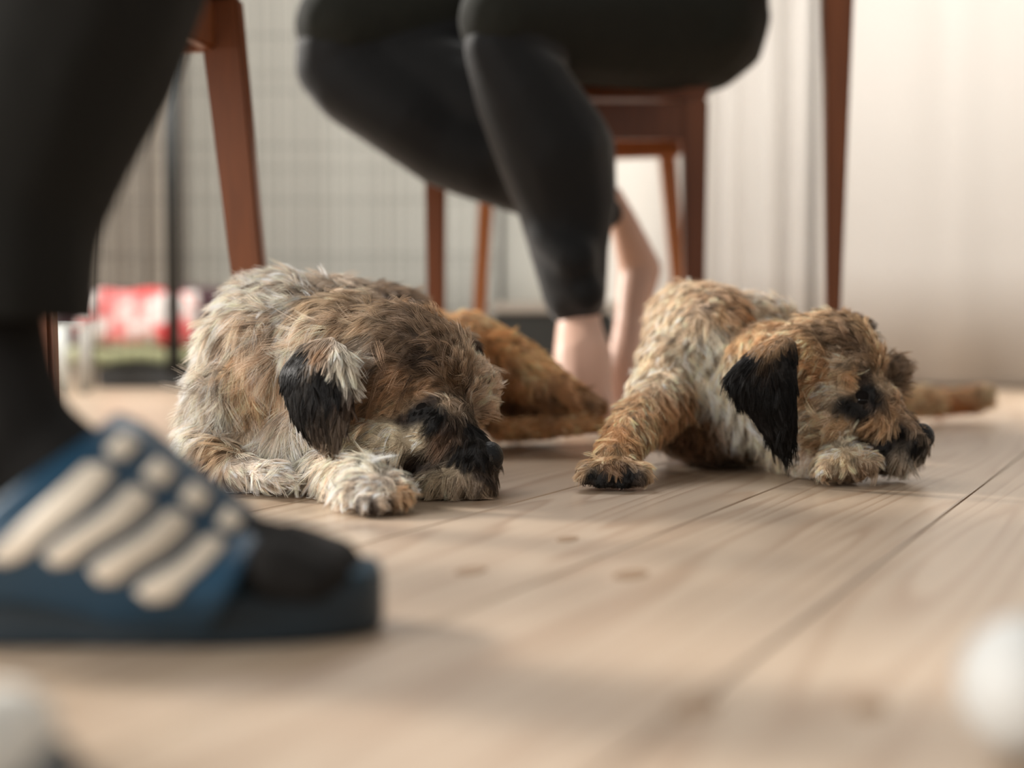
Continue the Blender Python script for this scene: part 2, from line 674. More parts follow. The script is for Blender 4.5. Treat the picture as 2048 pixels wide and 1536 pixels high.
# chair under the person behind
nl, nr, ny, fy = P(872, 500, 2.34).x, P(1388, 400, 2.34).x, 2.34, 2.68
fl_, fr_ = P(968, 500, fy).x, P(1350, 400, fy).x
chairA = empty('dining_chair', ((nl + nr) / 2, (ny + fy) / 2, 0), 'orange brown wooden dining chair with seated person behind the dogs', 'chair')
SZ = 0.545
for (x, y, wd) in ((nl, ny, 0.036), (nr, ny, 0.040)):
    beam(chairA, 'leg', (x, y, 0), (x, y, SZ - 0.02), wd * 0.72, wd, m=M_teak)
beam(chairA, 'leg', (fl_ - 0.02, fy, 0), (fl_ + 0.012, fy, SZ - 0.02), 0.022, 0.03, m=M_teak_lit)
beam(chairA, 'leg', (fr_ + 0.03, fy, 0), (fr_ - 0.02, fy, SZ - 0.02), 0.022, 0.032, m=M_teak_lit)
beam(chairA, 'apron', (nl + 0.015, ny, SZ - 0.055), (nr - 0.015, ny, SZ - 0.055), 0.06, 0.06, 0.02, 0.02, side=(0, 0, 1))
beam(chairA, 'apron', (fl_ + 0.015, fy, SZ - 0.05), (fr_ - 0.015, fy, SZ - 0.05), 0.05, 0.05, 0.02, 0.02, side=(0, 0, 1), m=M_teak_lit)
beam(chairA, 'apron', (nr - 0.006, ny + 0.02, SZ - 0.05), (fr_, fy - 0.015, SZ - 0.05), 0.05, 0.05, 0.02, 0.02, side=(0, 0, 1))
beam(chairA, 'apron', (nl + 0.006, ny + 0.02, SZ - 0.05), (fl_, fy - 0.015, SZ - 0.05), 0.05, 0.05, 0.02, 0.02, side=(0, 0, 1))
beam(chairA, 'stretcher', (nl + 0.01, ny + 0.19, 0.452), (nr - 0.004, ny + 0.17, 0.462), 0.022, 0.022, 0.022, 0.022, side=(0, 0, 1), m=M_teak_lit)
beam(chairA, 'seat', (nl - 0.015, (ny + fy) / 2, SZ - 0.008), (nr + 0.015, (ny + fy) / 2, SZ - 0.008), 0.024, 0.024, fy - ny + 0.05, fy - ny + 0.05, side=(0, 0, 1), bev=0.008)
for y in (ny, fy):
    x0 = nr if y == ny else fr_
    beam(chairA, 'back_post', (x0, y, SZ - 0.02), (x0 + 0.04, y, 0.95), 0.04, 0.026, m=M_teak)
beam(chairA, 'backrest', (nr + 0.035, ny + 0.012, 0.88), (fr_ + 0.035, fy - 0.012, 0.88), 0.10, 0.10, 0.018, 0.018, side=(0, 0, 1))

# chair under the person in front (its two legs show left)
cBf = P(497, 530, 1.78)
chairB = empty('dining_chair', (-0.58, 1.55, 0), 'dark orange wooden chair with splayed leg rising behind the grey dog', 'chair')
topb = P(440, 0, 1.76)
LB = [P(552, 893, 1.80), P(95, 905, 1.28)]
dirb = (P(497, 530, 1.78) - P(440, 0, 1.76))
low = P(440, 0, 1.76) + dirb * (0.56 / -dirb.z if False else ((P(440, 0, 1.76).z) / -dirb.z))
beam(chairB, 'leg', (low.x, low.y, 0), (topb.x, topb.y, topb.z), 0.034, 0.050, 0.03, 0.04)
ltop = (topb.x - 0.0, topb.y, topb.z)
nb = P(92, 690, 1.30)
beam(chairB, 'leg', (nb.x + 0.004, nb.y, 0), (nb.x - 0.022, nb.y + 0.02, 0.47), 0.016, 0.036)
beam(chairB, 'leg', (low.x - 0.40, low.y, 0), (topb.x - 0.38, topb.y, 0.47), 0.028, 0.042)
beam(chairB, 'leg', (nb.x - 0.40, nb.y, 0), (nb.x - 0.38, nb.y + 0.02, 0.47), 0.022, 0.042)
zz = P(400, 104, 1.76).z
for (a, b) in (((topb.x, topb.y), (topb.x - 0.38, topb.y)), ((nb.x - 0.02, nb.y + 0.02), (nb.x - 0.38, nb.y + 0.02)), ((topb.x - 0.01, topb.y), (nb.x - 0.02, nb.y + 0.02)), ((topb.x - 0.38, topb.y), (nb.x - 0.38, nb.y + 0.02))):
    beam(chairB, 'apron', (a[0], a[1], zz + 0.03), (b[0], b[1], zz + 0.03), 0.06, 0.06, 0.022, 0.022, side=(0, 0, 1))
beam(chairB, 'seat', (topb.x + 0.02, 1.54, zz + 0.072), (topb.x - 0.40, 1.54, zz + 0.072), 0.022, 0.022, 0.50, 0.50, side=(0, 0, 1), bev=0.008, m=mat('dark_seat_fabric', srgb(34, 32, 28), 0.9))

# slim table
L1, L2 = Vector((P(1672, 300, 2.2).x, 2.2, 0)), Vector((P(1672, 300, 2.42).x, 2.42, 0))
R1 = L1 + Vector((1.10, -0.24, 0))
R2 = L2 + Vector((1.10, -0.24, 0))
tb = empty('console_table', (L1 + R2) / 2, 'slim tapered brown table leg standing before the pale curtain', 'table')
for i, q in enumerate((L1, L2, R1, R2)):
    lo = q + Vector((-0.003, 0, 0)) if i < 2 else q
    beam(tb, 'leg', lo, q + Vector((0, 0, 0.72)), 0.014, 0.046, 0.014, 0.040)
mid0, mid1 = (L1 + L2) / 2, (R1 + R2) / 2
dd = (mid1 - mid0).normalized()
beam(tb, 'table_top', mid0 - dd * 0.05 + Vector((0, 0, 0.732)), mid1 + dd * 0.05 + Vector((0, 0, 0.732)), 0.024, 0.024, 0.30, 0.30, side=(0, 0, 1))

# ------------------------------------------------------------------ person on the chair behind the dogs
M_legging = mat('charcoal_leggings', srgb(18, 18, 18), 0.7, spec=0.2, noise=0.15, nscale=60, bump=0.3, sheen=0.22)
M_olive = mat('olive_cotton', srgb(26, 26, 20), 0.85, spec=0.2, noise=0.15, nscale=50, bump=0.3, sheen=0.05)
M_skin = mat('pale_skin', srgb(214, 172, 150), 0.5, noise=0.05, nscale=20)
pA = empty('person', (P(1300, 100, 2.35).x, 2.35, 0), 'seated person in charcoal leggings and olive top, bare feet tucked back, behind the dogs', 'person')
b = Blob()
b.chain([(985, 95, 2.05, 62), (1050, 190, 2.08, 104), (1108, 300, 2.10, 120), (1132, 400, 2.12, 104), (1138, 490, 2.12, 84), (1150, 590, 2.12, 68)])      # near shin
b.chain([(1098, 470, 2.09, 44), (1150, 515, 2.07, 50)])
b.chain([(1112, 548, 2.10, 36), (1170, 585, 2.08, 44)])
b.chain([(1160, 300, 2.13, 75), (1175, 400, 2.13, 62), (1165, 480, 2.12, 58)])
b.chain([(1010, 50, 2.06, 78), (1180, 50, 2.22, 118), (1390, 45, 2.34, 124)])                                                                 # near thigh
b.chain([(655, 135, 2.24, 68), (705, 165, 2.24, 90), (823, 240, 2.22, 92), (893, 290, 2.22, 90), (975, 322, 2.20, 88), (1080, 368, 2.20, 76), (1180, 410, 2.24, 44), (1215, 425, 2.26, 36)])     # far shin
b.chain([(675, 100, 2.24, 86), (850, 75, 2.32, 125), (1100, 60, 2.48, 120), (1370, 50, 2.50, 120)])                                                          # far thigh
b.chain([(820, 170, 2.26, 105), (1000, 230, 2.24, 125)])
me = b.build(0.009, 6)
link('leggings', me, pA, M_legging)
b = Blob()
b.chain([(1160, 600, 2.12, 40), (1158, 660, 2.12, 48), (1165, 720, 2.08, 62), (1168, 800, 2.05, 60)])
for i, dx in enumerate((-44, -20, 2, 24, 44)):
    b.chain([(1168 + dx, 800, 2.03, 17), (1168 + dx, 838 - abs(dx) * .1, 1.99, 14 if i else 17)])
link('foot', b.build(0.005, 3), pA, M_skin)
b = Blob()
b.chain([(1215, 400, 2.27, 34), (1246, 440, 2.28, 28), (1280, 540, 2.31, 44), (1262, 640, 2.27, 34), (1250, 740, 2.22, 40), (1245, 805, 2.2, 42)])
for i, dx in enumerate((-32, -15, 1, 17, 32)):
    b.chain([(1245 + dx, 805, 2.18, 13), (1245 + dx, 828, 2.15, 11)])
link('foot', b.build(0.005, 3), pA, M_skin)
b = Blob()   # olive top hanging over the thighs
b.chain([(1000, 40, 2.06, 88), (1180, 40, 2.22, 132), (1395, 42, 2.36, 148)])
b.chain([(684, 52, 2.24, 98), (850, 20, 2.32, 132), (1100, 30, 2.48, 140), (1390, 40, 2.52, 145)])
b.chain([(1405, 40, 2.32, 122), (1400, -200, 2.42, 190)])
link('top', b.build(0.009, 5), pA, M_olive)
# hems round the knees
def ring(parent, c, ax, R, r, m, name):
    V, F = [], []
    c, ax = Vector(c), Vector(ax).normalized()
    a = ax.orthogonal().normalized()
    bb_ = ax.cross(a)
    n, k = 32, 8
    for i in range(n):
        t = 2 * math.pi * i / n
        dr = a * math.cos(t) + bb_ * math.sin(t)
        for j in range(k):
            s = 2 * math.pi * j / k
            V.append(c + dr * (R + r * math.cos(s)) + ax * r * 1.6 * math.sin(s))
    for i in range(n):
        for j in range(k):
            F.append([i * k + j, ((i + 1) % n) * k + j, ((i + 1) % n) * k + (j + 1) % k, i * k + (j + 1) % k])
    return link(name, mesh_from(V, F), parent, m)


# ------------------------------------------------------------------ person in front: leg, sock, striped slipper
M_black = mat('black_trousers', srgb(26, 25, 22), 0.85, spec=0.2, noise=0.1, nscale=60, bump=0.2)
M_sock = mat('black_sock', srgb(28, 26, 24), 0.9, spec=0.2, bump=0.2, nscale=300)
M_blue = mat('blue_strap', srgb(18, 56, 78), 0.4, noise=0.08, nscale=60)
M_sole = mat('dark_navy_sole', srgb(20, 38, 48), 0.5)
M_bed = mat('blue_footbed_rim', srgb(34, 72, 92), 0.5)
M_stripe = mat('cream_stripe', srgb(214, 200, 180), 0.6)
pB = empty('person', (-0.32, 0.78, 0), 'leg of a person in black trousers, dark sock and blue striped slipper, front left', 'person')
b = Blob()
b.chain([(-20, 720, 0.80, 208), (-20, 600, 0.80, 208), (-12, 430, 0.81, 212), (45, 250, 0.82, 235), (115, 60, 0.84, 262), (160, -120, 0.86, 280), (170, -500, 0.93, 300)])
me = b.build(0.008, 4)
# open cuff: cut the cloth flat at the hem
bm = bmesh.new()
bm.from_mesh(me)
hz = P(0, 640, 0.80).z
r_ = bmesh.ops.bisect_plane(bm, geom=list(bm.verts) + list(bm.edges) + list(bm.faces), plane_co=(-0.25, 0, hz), plane_no=(-0.04, 0, -1), clear_outer=True)
bm.to_mesh(me)
bm.free()
me = baked(me, [('SOLIDIFY', dict(thickness=0.003, offset=-1))])
link('trousers', me, pB, M_black)
b = Blob()
b.chain([(150, -480, 0.93, 240), (500, -560, 1.35, 200)])
link('thigh', b.build(0.01, 3), pB, M_black)
b = Blob()
b.chain([(-50, 560, 0.80, 122), (-30, 760, 0.79, 140), (0, 900, 0.78, 160), (-90, 1110, 0.78, 130)])
b.chain([(0, 890, 0.785, 150), (150, 990, 0.775, 135), (300, 1085, 0.765, 112), (450, 1112, 0.76, 100), (560, 1120, 0.76, 82)])
for i, (dx, dy) in enumerate(((0, -0.034), (22, -0.016), (34, 0.0), (34, 0.016), (20, 0.032))):
    c0 = P(560, 1128, 0.76)
    c1 = P(645 + dx, 1142, 0.76)
    b.cap((c0.x, 0.765 + dy, c0.z + 0.002), 0.017, (c1.x, 0.765 + dy * 1.05, c1.z), 0.0125)
me = b.build(0.005, 4)
link('sock', me, pB, M_sock)


def foot_outline(n=56):
    """plan outline of the sole: heel left, toe right, slightly waisted"""
    pts = []
    L = 0.272
    for i in range(n):
        t = 2 * math.pi * i / n
        cx, sy = math.cos(t), math.sin(t)
        x = cx * L / 2
        wdt = 0.048 + 0.008 * cx - 0.005 * math.exp(-((cx + 0.15) / 0.3) ** 2)
        y = (abs(sy) ** 0.75) * (1 if sy > 0 else -1) * wdt
        pts.append((x, y))
    return pts


sx = P(765, 1200, 0.765).x - 0.272 / 2
sy_ = 0.768
yaw = math.radians(4)


def sole_mesh(z0, z1, grow=0.0, inset=0.0, dish=0.0):
    pts = foot_outline()
    V, F = [], []
    layers = [(z0, -0.001), (z0 + 0.003, 0.0), ((z0 + z1) / 2, 0.0), (z1 - 0.003, 0.0), (z1, -0.002)]
    for z, g in layers:
        for x, y in pts:
            k = 1 + (g + grow) / 0.05
            lift = 0.004 * max(0, (x / 0.136)) ** 3
            X, Y = x * (1 + (g + grow) / 0.136), y * k
            V.append((sx + X * math.cos(yaw) - Y * math.sin(yaw), sy_ + X * math.sin(yaw) + Y * math.cos(yaw), z + lift * (z > z0 + 0.001) + lift * 0.4 * (z <= z0 + 0.001)))
    n = len(pts)
    for l in range(len(layers) - 1):
        for i in range(n):
            j = (i + 1) % n
            F.append([l * n + i, l * n + j, (l + 1) * n + j, (l + 1) * n + i])
    F.append([i for i in range(n)][::-1])
    F.append([(len(layers) - 1) * n + i for i in range(n)])
    return mesh_from(V, F)


slip = link('slipper', sole_mesh(0.0005, 0.028), pB, M_sole)
slip['label'] = 'blue slide sandal with cream stripes and navy sole'
link('footbed', sole_mesh(0.028, 0.032, -0.002), slip, M_bed)

rows_px = [  # near bottom edge -> crest -> far bottom edge ; columns heel side -> toe side
    [(-190, 1235, .716), (-70, 1205, .712), (50, 1205, .712), (150, 1225, .714), (255, 1250, .716), (420, 1262, .722)],
    [(-120, 1120, .700), (30, 1105, .700), (125, 1110, .700), (215, 1145, .702), (310, 1185, .705), (455, 1200, .708)],
    [(20, 990, .715), (150, 1000, .712), (235, 1040, .712), (310, 1085, .714), (385, 1135, .717), (490, 1130, .720)],
    [(160, 890, .742), (225, 920, .738), (300, 972, .736), (375, 1018, .738), (448, 1065, .740), (518, 1078, .744)],
    [(225, 838, .775), (280, 862, .770), (350, 915, .766), (412, 960, .764), (478, 1010, .764), (522, 1045, .766)],
    [(225, 850, .805), (290, 880, .800), (355, 930, .797), (420, 975, .795), (480, 1020, .793), (525, 1062, .793)],
    [(120, 1000, .835), (200, 1020, .832), (290, 1050, .828), (370, 1080, .824), (440, 1110, .822), (500, 1140, .820)],
    [(40, 1150, .835), (140, 1160, .832), (250, 1170, .830), (340, 1180, .826), (420, 1190, .824), (490, 1195, .822)],
]
rows = [[P(*q) for q in r] for r in rows_px]
G = smooth_rows(rows, 50, 36)
st = link('strap', grid_mesh(G, 0.004), slip, M_blue)


def grid_at(u, v):
    i, j = u * (G.shape[0] - 1), v * (G.shape[1] - 1)
    i0, j0 = min(int(i), G.shape[0] - 2), min(int(j), G.shape[1] - 2)
    fi, fj = i - i0, j - j0
    p = (G[i0, j0] * (1 - fi) + G[i0 + 1, j0] * fi) * (1 - fj) + (G[i0, j0 + 1] * (1 - fi) + G[i0 + 1, j0 + 1] * fi) * fj
    du = G[i0 + 1, j0] - G[i0, j0]
    dv = G[i0, j0 + 1] - G[i0, j0]
    n = np.cross(du, dv)
    n /= np.linalg.norm(n)
    if n[1] > 0 and u < 0.5:
        n = -n
    return p, n


def stripe(u0, u1, v, hw):
    """a raised rubber bar with rounded ends following the strap from row u0 to u1"""
    A = []
    nU = 18
    for a in range(nU + 1):
        t = a / nU
        u = u0 + (u1 - u0) * t
        e = 1 - abs(2 * t - 1)
        ww = hw * min(1, math.sqrt(max(0.0, 1 - (1 - min(1, e / 0.22)) ** 2)) + 0.12)
        row = []
        for c in range(7):
            s = c / 6 * 2 - 1
            p, n = grid_at(u, v + s * ww)
            row.append(p + n * (0.0035 - 0.0010 * s * s))
        A.append(row)
    return grid_mesh(np.array(A), 0.002)


vs_ = [1 / 5, 2 / 5, 3 / 5, 4 / 5]
for k, v in enumerate(vs_):
    a = link('stripe', stripe(0.85 / 7, 2.72 / 7, v, 0.062), slip, M_stripe)
    b_ = link('stripe', stripe(3.0 / 7, 4.1 / 7, v, 0.055), slip, M_stripe)

# ------------------------------------------------------------------ near blurred things: shoe toe and ball
shoe = empty('shoe', (-0.26, 0.50, 0), 'white shoe toe with dark blue rubber edge, bottom left corner', 'shoe')
bs = Blob()
bs.ell(P(-8, 1474, 0.50), (0.022, 0.03, 0.019))
bs.ell(P(-50, 1500, 0.47), (0.022, 0.04, 0.020))
bs.ell(P(-140, 1560, 0.43), (0.026, 0.07, 0.024))
link('upper', bs.build(0.003, 3), shoe, mat('white_canvas', srgb(232, 230, 222), 0.8))
bs = Blob()
bs.ell(P(-16, 1548, 0.51), (0.0285, 0.042, 0.0125))
bs.ell(P(-60, 1600, 0.46), (0.031, 0.07, 0.012))
bs.ell(P(-190, 1720, 0.40), (0.040, 0.11, 0.012))
link('sole', bs.build(0.003, 2), shoe, mat('dark_blue_rubber', srgb(30, 44, 52), 0.5))

ballc = P(2058, 1380, 0.546)
ICO4 = ico(4)
R_ = 0.0268
me = mesh_from([(ballc.x + v[0] * R_, ballc.y + v[1] * R_, R_ + 0.0005 + v[2] * R_) for v in ICO4[0]], ICO4[1])
ball = link('ball', me, None, mat('white_ball_rubber', srgb(206, 205, 200), 0.5))
ball['label'] = 'blurred round white ball on the floor at the lower right edge'
ball['category'] = 'ball'


# ------------------------------------------------------------------ dogs
def fur_mat():
    m, nt, b = new_mat('dog_fur')
    a = nt.nodes.new('ShaderNodeAttribute')
    a.attribute_name = 'coat'
    nt.links.new(a.outputs['Color'], b.inputs['Base Color'])
    b.inputs['Roughness'].default_value = 0.42
    b.inputs['Specular IOR Level'].default_value = 0.2
    tr = nt.nodes.new('ShaderNodeBsdfTranslucent')
    nt.links.new(a.outputs['Color'], tr.inputs['Color'])
    ms = nt.nodes.new('ShaderNodeMixShader')
    ms.inputs[0].default_value = 0.35
    out = nt.nodes['Material Output']
    nt.links.new(b.outputs[0], ms.inputs[1])
    nt.links.new(tr.outputs[0], ms.inputs[2])
    nt.links.new(ms.outputs[0], out.inputs['Surface'])
    return m


def skin_mat():
    m, nt, b = new_mat('dog_undercoat')
    a = nt.nodes.new('ShaderNodeAttribute')
    a.attribute_name = 'coat'
    nt.links.new(a.outputs['Color'], b.inputs['Base Color'])
    b.inputs['Roughness'].default_value = 0.9
    return m


M_fur, M_under = fur_mat(), skin_mat()
M_nose = mat('black_wet_nose', srgb(14, 13, 13), 0.42, spec=0.3, bump=0.6, nscale=400)
M_eye = mat('dark_eye', srgb(16, 11, 8), 0.08)
M_lid = mat('dark_eyelid', srgb(20, 16, 14), 0.9, spec=0.1)
CAM = Vector((0, 0, CAMZ))


def tri_data(me):
    me.calc_loop_triangles()
    V = np.empty(len(me.vertices) * 3)
    me.vertices.foreach_get('co', V)
    V = V.reshape(-1, 3)
    T = np.empty(len(me.loop_triangles) * 3, dtype=np.int32)
    me.loop_triangles.foreach_get('vertices', T)
    T = T.reshape(-1, 3)
    NN = np.empty(len(me.vertices) * 3)
    me.vertices.foreach_get('normal', NN)
    return V, T, NN.reshape(-1, 3)


def guide_field(me, guides, Y0):
    """guides: (px, py, dx, dy, length mm, colour, lift) -> positions on the surface"""
    bvh = BVHTree.FromPolygons([v.co for v in me.vertices], [list(p.vertices) for p in me.polygons])
    G = []
    for g in guides:
        px, py, dx, dy, ln, col, lift = g[:7]
        d = (P(px, py, 1.0) - CAM).normalized()
        hit = bvh.ray_cast(CAM, d)[0]
        if hit is None:
            hit = bvh.find_nearest(P(px, py, g[7] if len(g) > 7 else Y0))[0]
        G.append((tuple(hit), (dx, 0.0, -dy), ln / 1000, srgb(*col), lift))
    return G


def interp(Rt, G, power=4.5):
    GP = np.array([g[0] for g in G])
    D = np.stack([((Rt - p) ** 2).sum(1) for p in GP], 1) + 1e-6
    W = D ** (-power / 2)
    W /= W.sum(1, keepdims=True)
    return W @ np.array([g[1] for g in G]), W @ np.array([g[2] for g in G]), W @ np.array([g[3] for g in G]), W @ np.array([g[4] for g in G])


def color_mesh(me, G, k=0.55):
    V, T, NN = tri_data(me)
    _, _, col, _ = interp(V, G)
    a = me.color_attributes.new('coat', 'FLOAT_COLOR', 'POINT')
    c4 = np.concatenate([col * k, np.ones((len(V), 1))], 1)
    a.data.foreach_set('color', c4.ravel())


def fur(parent, me, G, N, seed=1, clump=26, rad=0.00026, npts=6, clumpf=0.75, spread=0.35, grizzle=0.25, curl=0.12, tipl=1.25, front=0.75, gam=0.8, name='fur'):
    R = np.random.RandomState(seed)
    V, T, NN = tri_data(me)
    A, B, Cc = V[T[:, 0]], V[T[:, 1]], V[T[:, 2]]
    cr = np.cross(B - A, Cc - A)
    area = np.linalg.norm(cr, axis=1) / 2
    fn = cr / (np.linalg.norm(cr, axis=1, keepdims=True) + 1e-12)
    cen = (A + B + Cc) / 3
    vd = np.array(CAM) - cen
    vd /= np.linalg.norm(vd, axis=1, keepdims=True)
    facing = (fn * vd).sum(1)
    wgt = area * np.where(facing > -0.25, 1.0, 1 - front)
    wgt *= np.where(cen[:, 2] < 0.004, 0.1, 1)
    idx = R.choice(len(T), N, p=wgt / wgt.sum())
    r1, r2 = R.rand(N, 1), R.rand(N, 1)
    s = np.sqrt(r1)
    root = A[idx] * (1 - s) + B[idx] * s * (1 - r2) + Cc[idx] * s * r2
    nrm = NN[T[idx, 0]] * (1 - s) + NN[T[idx, 1]] * s * (1 - r2) + NN[T[idx, 2]] * s * r2
    nrm /= np.linalg.norm(nrm, axis=1, keepdims=True) + 1e-9
    d, ln, col, lift = interp(root, G)
    # tangent flow
    d = d - nrm * (d * nrm).sum(1, keepdims=True)
    d /= np.linalg.norm(d, axis=1, keepdims=True) + 1e-6
    nc = max(4, N // clump)
    ci = R.choice(N, nc, replace=False)
    kd = KDTree(nc)
    for i, c in enumerate(ci):
        kd.insert(root[c], i)
    kd.balance()
    cl = np.array([kd.find(r)[1] for r in root])
    # per clump variation
    cj = R.randn(nc, 3) * spread
    cL = np.exp(R.randn(nc) * 0.16)
    cB = np.exp(R.randn(nc) * 0.16)
    cZ = R.rand(nc)
    cD = cj[cl] + R.randn(N, 3) * spread * 0.35
    dd_ = d + cD - nrm * (cD * nrm).sum(1, keepdims=True) * 0.7 + nrm * lift[:, None]
    dd_ /= np.linalg.norm(dd_, axis=1, keepdims=True)
    L = ln * cL[cl] * (0.75 + 0.5 * R.rand(N))
    grav = np.array([0, 0, -1.0])
    side = np.cross(nrm, d)
    cs = (R.randn(nc) * curl)[cl] + R.randn(N) * curl * 0.4
    t = np.linspace(0, 1, npts)
    pts = root[:, None, :] + L[:, None, None] * (t[None, :, None] * dd_[:, None, :] + (t ** 2)[None, :, None] * (0.18 * grav[None, None, :] + cs[:, None, None] * side[:, None, :] - 0.12 * nrm[:, None, :]))
    # pull to the clump's own strand
    cp = pts[ci][cl]
    k = clumpf * (t ** 1.3)
    # where a strand leaves its clump's root, keep its own start
    pts = pts * (1 - k[None, :, None]) + cp * k[None, :, None]
    pts[:, :, 2] = np.maximum(pts[:, :, 2], 0.0015)
    # colour: light cream and dark strands mixed by clump
    base = col * cB[cl][:, None]
    z = cZ[cl] + R.randn(N) * 0.12
    lum = base.mean(1, keepdims=True)
    dark = (z < grizzle)[:, None]
    light_ = (z > 1 - grizzle * 0.9)[:, None]
    base = np.where(lum > 0.03, base ** gam, base)
    base = np.where(dark, base * 0.42, base)
    base = np.where(light_, base * 1.25 + lum * 0.35 + 0.02, base)
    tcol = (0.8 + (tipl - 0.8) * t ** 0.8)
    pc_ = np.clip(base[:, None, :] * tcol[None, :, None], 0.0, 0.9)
    hc = bpy.data.hair_curves.new(name)
    hc.add_curves([npts] * N)
    hc.attributes['position'].data.foreach_set('vector', pts.astype(np.float32).ravel())
    ra = hc.attributes.get('radius') or hc.attributes.new('radius', 'FLOAT', 'POINT')
    rr = rad * (1 - 0.8 * t ** 1.5)
    ra.data.foreach_set('value', np.tile(rr, N).astype(np.float32))
    ca = hc.attributes.new('coat', 'FLOAT_COLOR', 'POINT')
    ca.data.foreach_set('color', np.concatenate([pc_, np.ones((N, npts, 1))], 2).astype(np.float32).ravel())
    hc.materials.append(M_fur)
    o = bpy.data.objects.new(name, hc)
    C.objects.link(o)
    o.parent = parent
    root_loc = Vector(parent.location)
    if parent.parent:
        o.matrix_parent_inverse = Matrix.Identity(4)
    else:
        o.matrix_parent_inverse = Matrix.Translation(-root_loc)
    o['kind'] = 'stuff'
    return o


CREAM = (238, 219, 198)
BEIGE = (219, 193, 166)
TAN = (196, 158, 118)
GRIZ = (176, 150, 122)
BROWN = (148, 112, 80)
DARK = (62, 48, 38)
BLK = (24, 21, 19)
ORG = (220, 168, 116)
ORGD = (184, 134, 88)

# ---------- the grey grizzled dog, left
d1 = empty('dog', (P(600, 900, 1.5).x, 1.5, 0), 'grizzled cream and grey terrier dozing with chin on the floor, left', 'dog')
b = Blob()
b.e(572, 738, 1.52, 166, 194, 0.122)            # chest and shoulders
b.e(545, 642, 1.54, 102, 90, 0.10)
b.e(650, 670, 1.56, 135, 120, 0.11)
b.e(478, 800, 1.50, 86, 138, 0.09)              # near shoulder
b.e(560, 880, 1.48, 130, 80, 0.08)
b.e(680, 700, 1.46, 125, 115, 0.09)             # neck
b.e(700, 800, 1.44, 130, 110, 0.08)
b.e(640, 860, 1.43, 100, 75, 0.06)              # ruff
# head
b.e(812, 728, 1.41, 150, 118, 0.072, roll=25)   # skull
b.e(745, 770, 1.38, 110, 100, 0.050)
b.e(770, 880, 1.37, 118, 68, 0.050, roll=8)     # cheek
b.e(870, 855, 1.37, 85, 78, 0.050)              # muzzle root
b.e(915, 905, 1.36, 78, 66, 0.040, roll=35)
b.e(945, 925, 1.35, 56, 60, 0.036)
b.e(955, 965, 1.345, 42, 36, 0.034)
b.e(905, 960, 1.345, 85, 38, 0.038)             # beard
b.e(934, 792, 1.43, 56, 70, 0.032, roll=20)      # far brow
b.e(842, 790, 1.365, 42, 20, 0.018, roll=25)    # near brow ridge
# body to rump
b.e(760, 690, 1.66, 130, 120, 0.13)
b.e(860, 750, 1.84, 150, 128, 0.12)
b.chain([(930, 705, 1.84, 84), (1030, 735, 1.80, 62), (1120, 780, 1.76, 36), (1198, 812, 1.74, 18)])   # thigh
b.chain([(1195, 848, 1.74, 17), (1110, 852, 1.76, 22), (1000, 858, 1.78, 24)])                        # shank on floor
b.e(1050, 815, 1.90, 130, 60, 0.06)
# left foreleg, folded
b.chain([(430, 850, 1.46, 60), (415, 905, 1.42, 46), (470, 940, 1.37, 32), (555, 950, 1.34, 26)])
for dx in (-26, 0, 26):
    b.chain([(545 + dx, 950, 1.335, 18), (556 + dx, 962, 1.325, 15)])
# front paw
b.chain([(610, 900, 1.45, 60), (680, 955, 1.34, 50), (735, 975, 1.265, 55)])
b.e(745, 980, 1.25, 66, 46, 0.032)
for (x, y, Y, r) in ((695, 1003, 1.225, 21), (727, 1014, 1.205, 21), (763, 1012, 1.205, 21), (798, 999, 1.22, 20)):
    b.chain([(x + 4, y - 18, Y + 0.02, r), (x, y, Y, r * 0.95)])
dog1 = b.build(0.0042, 3)
ob1 = link('body', dog1, d1, M_under)

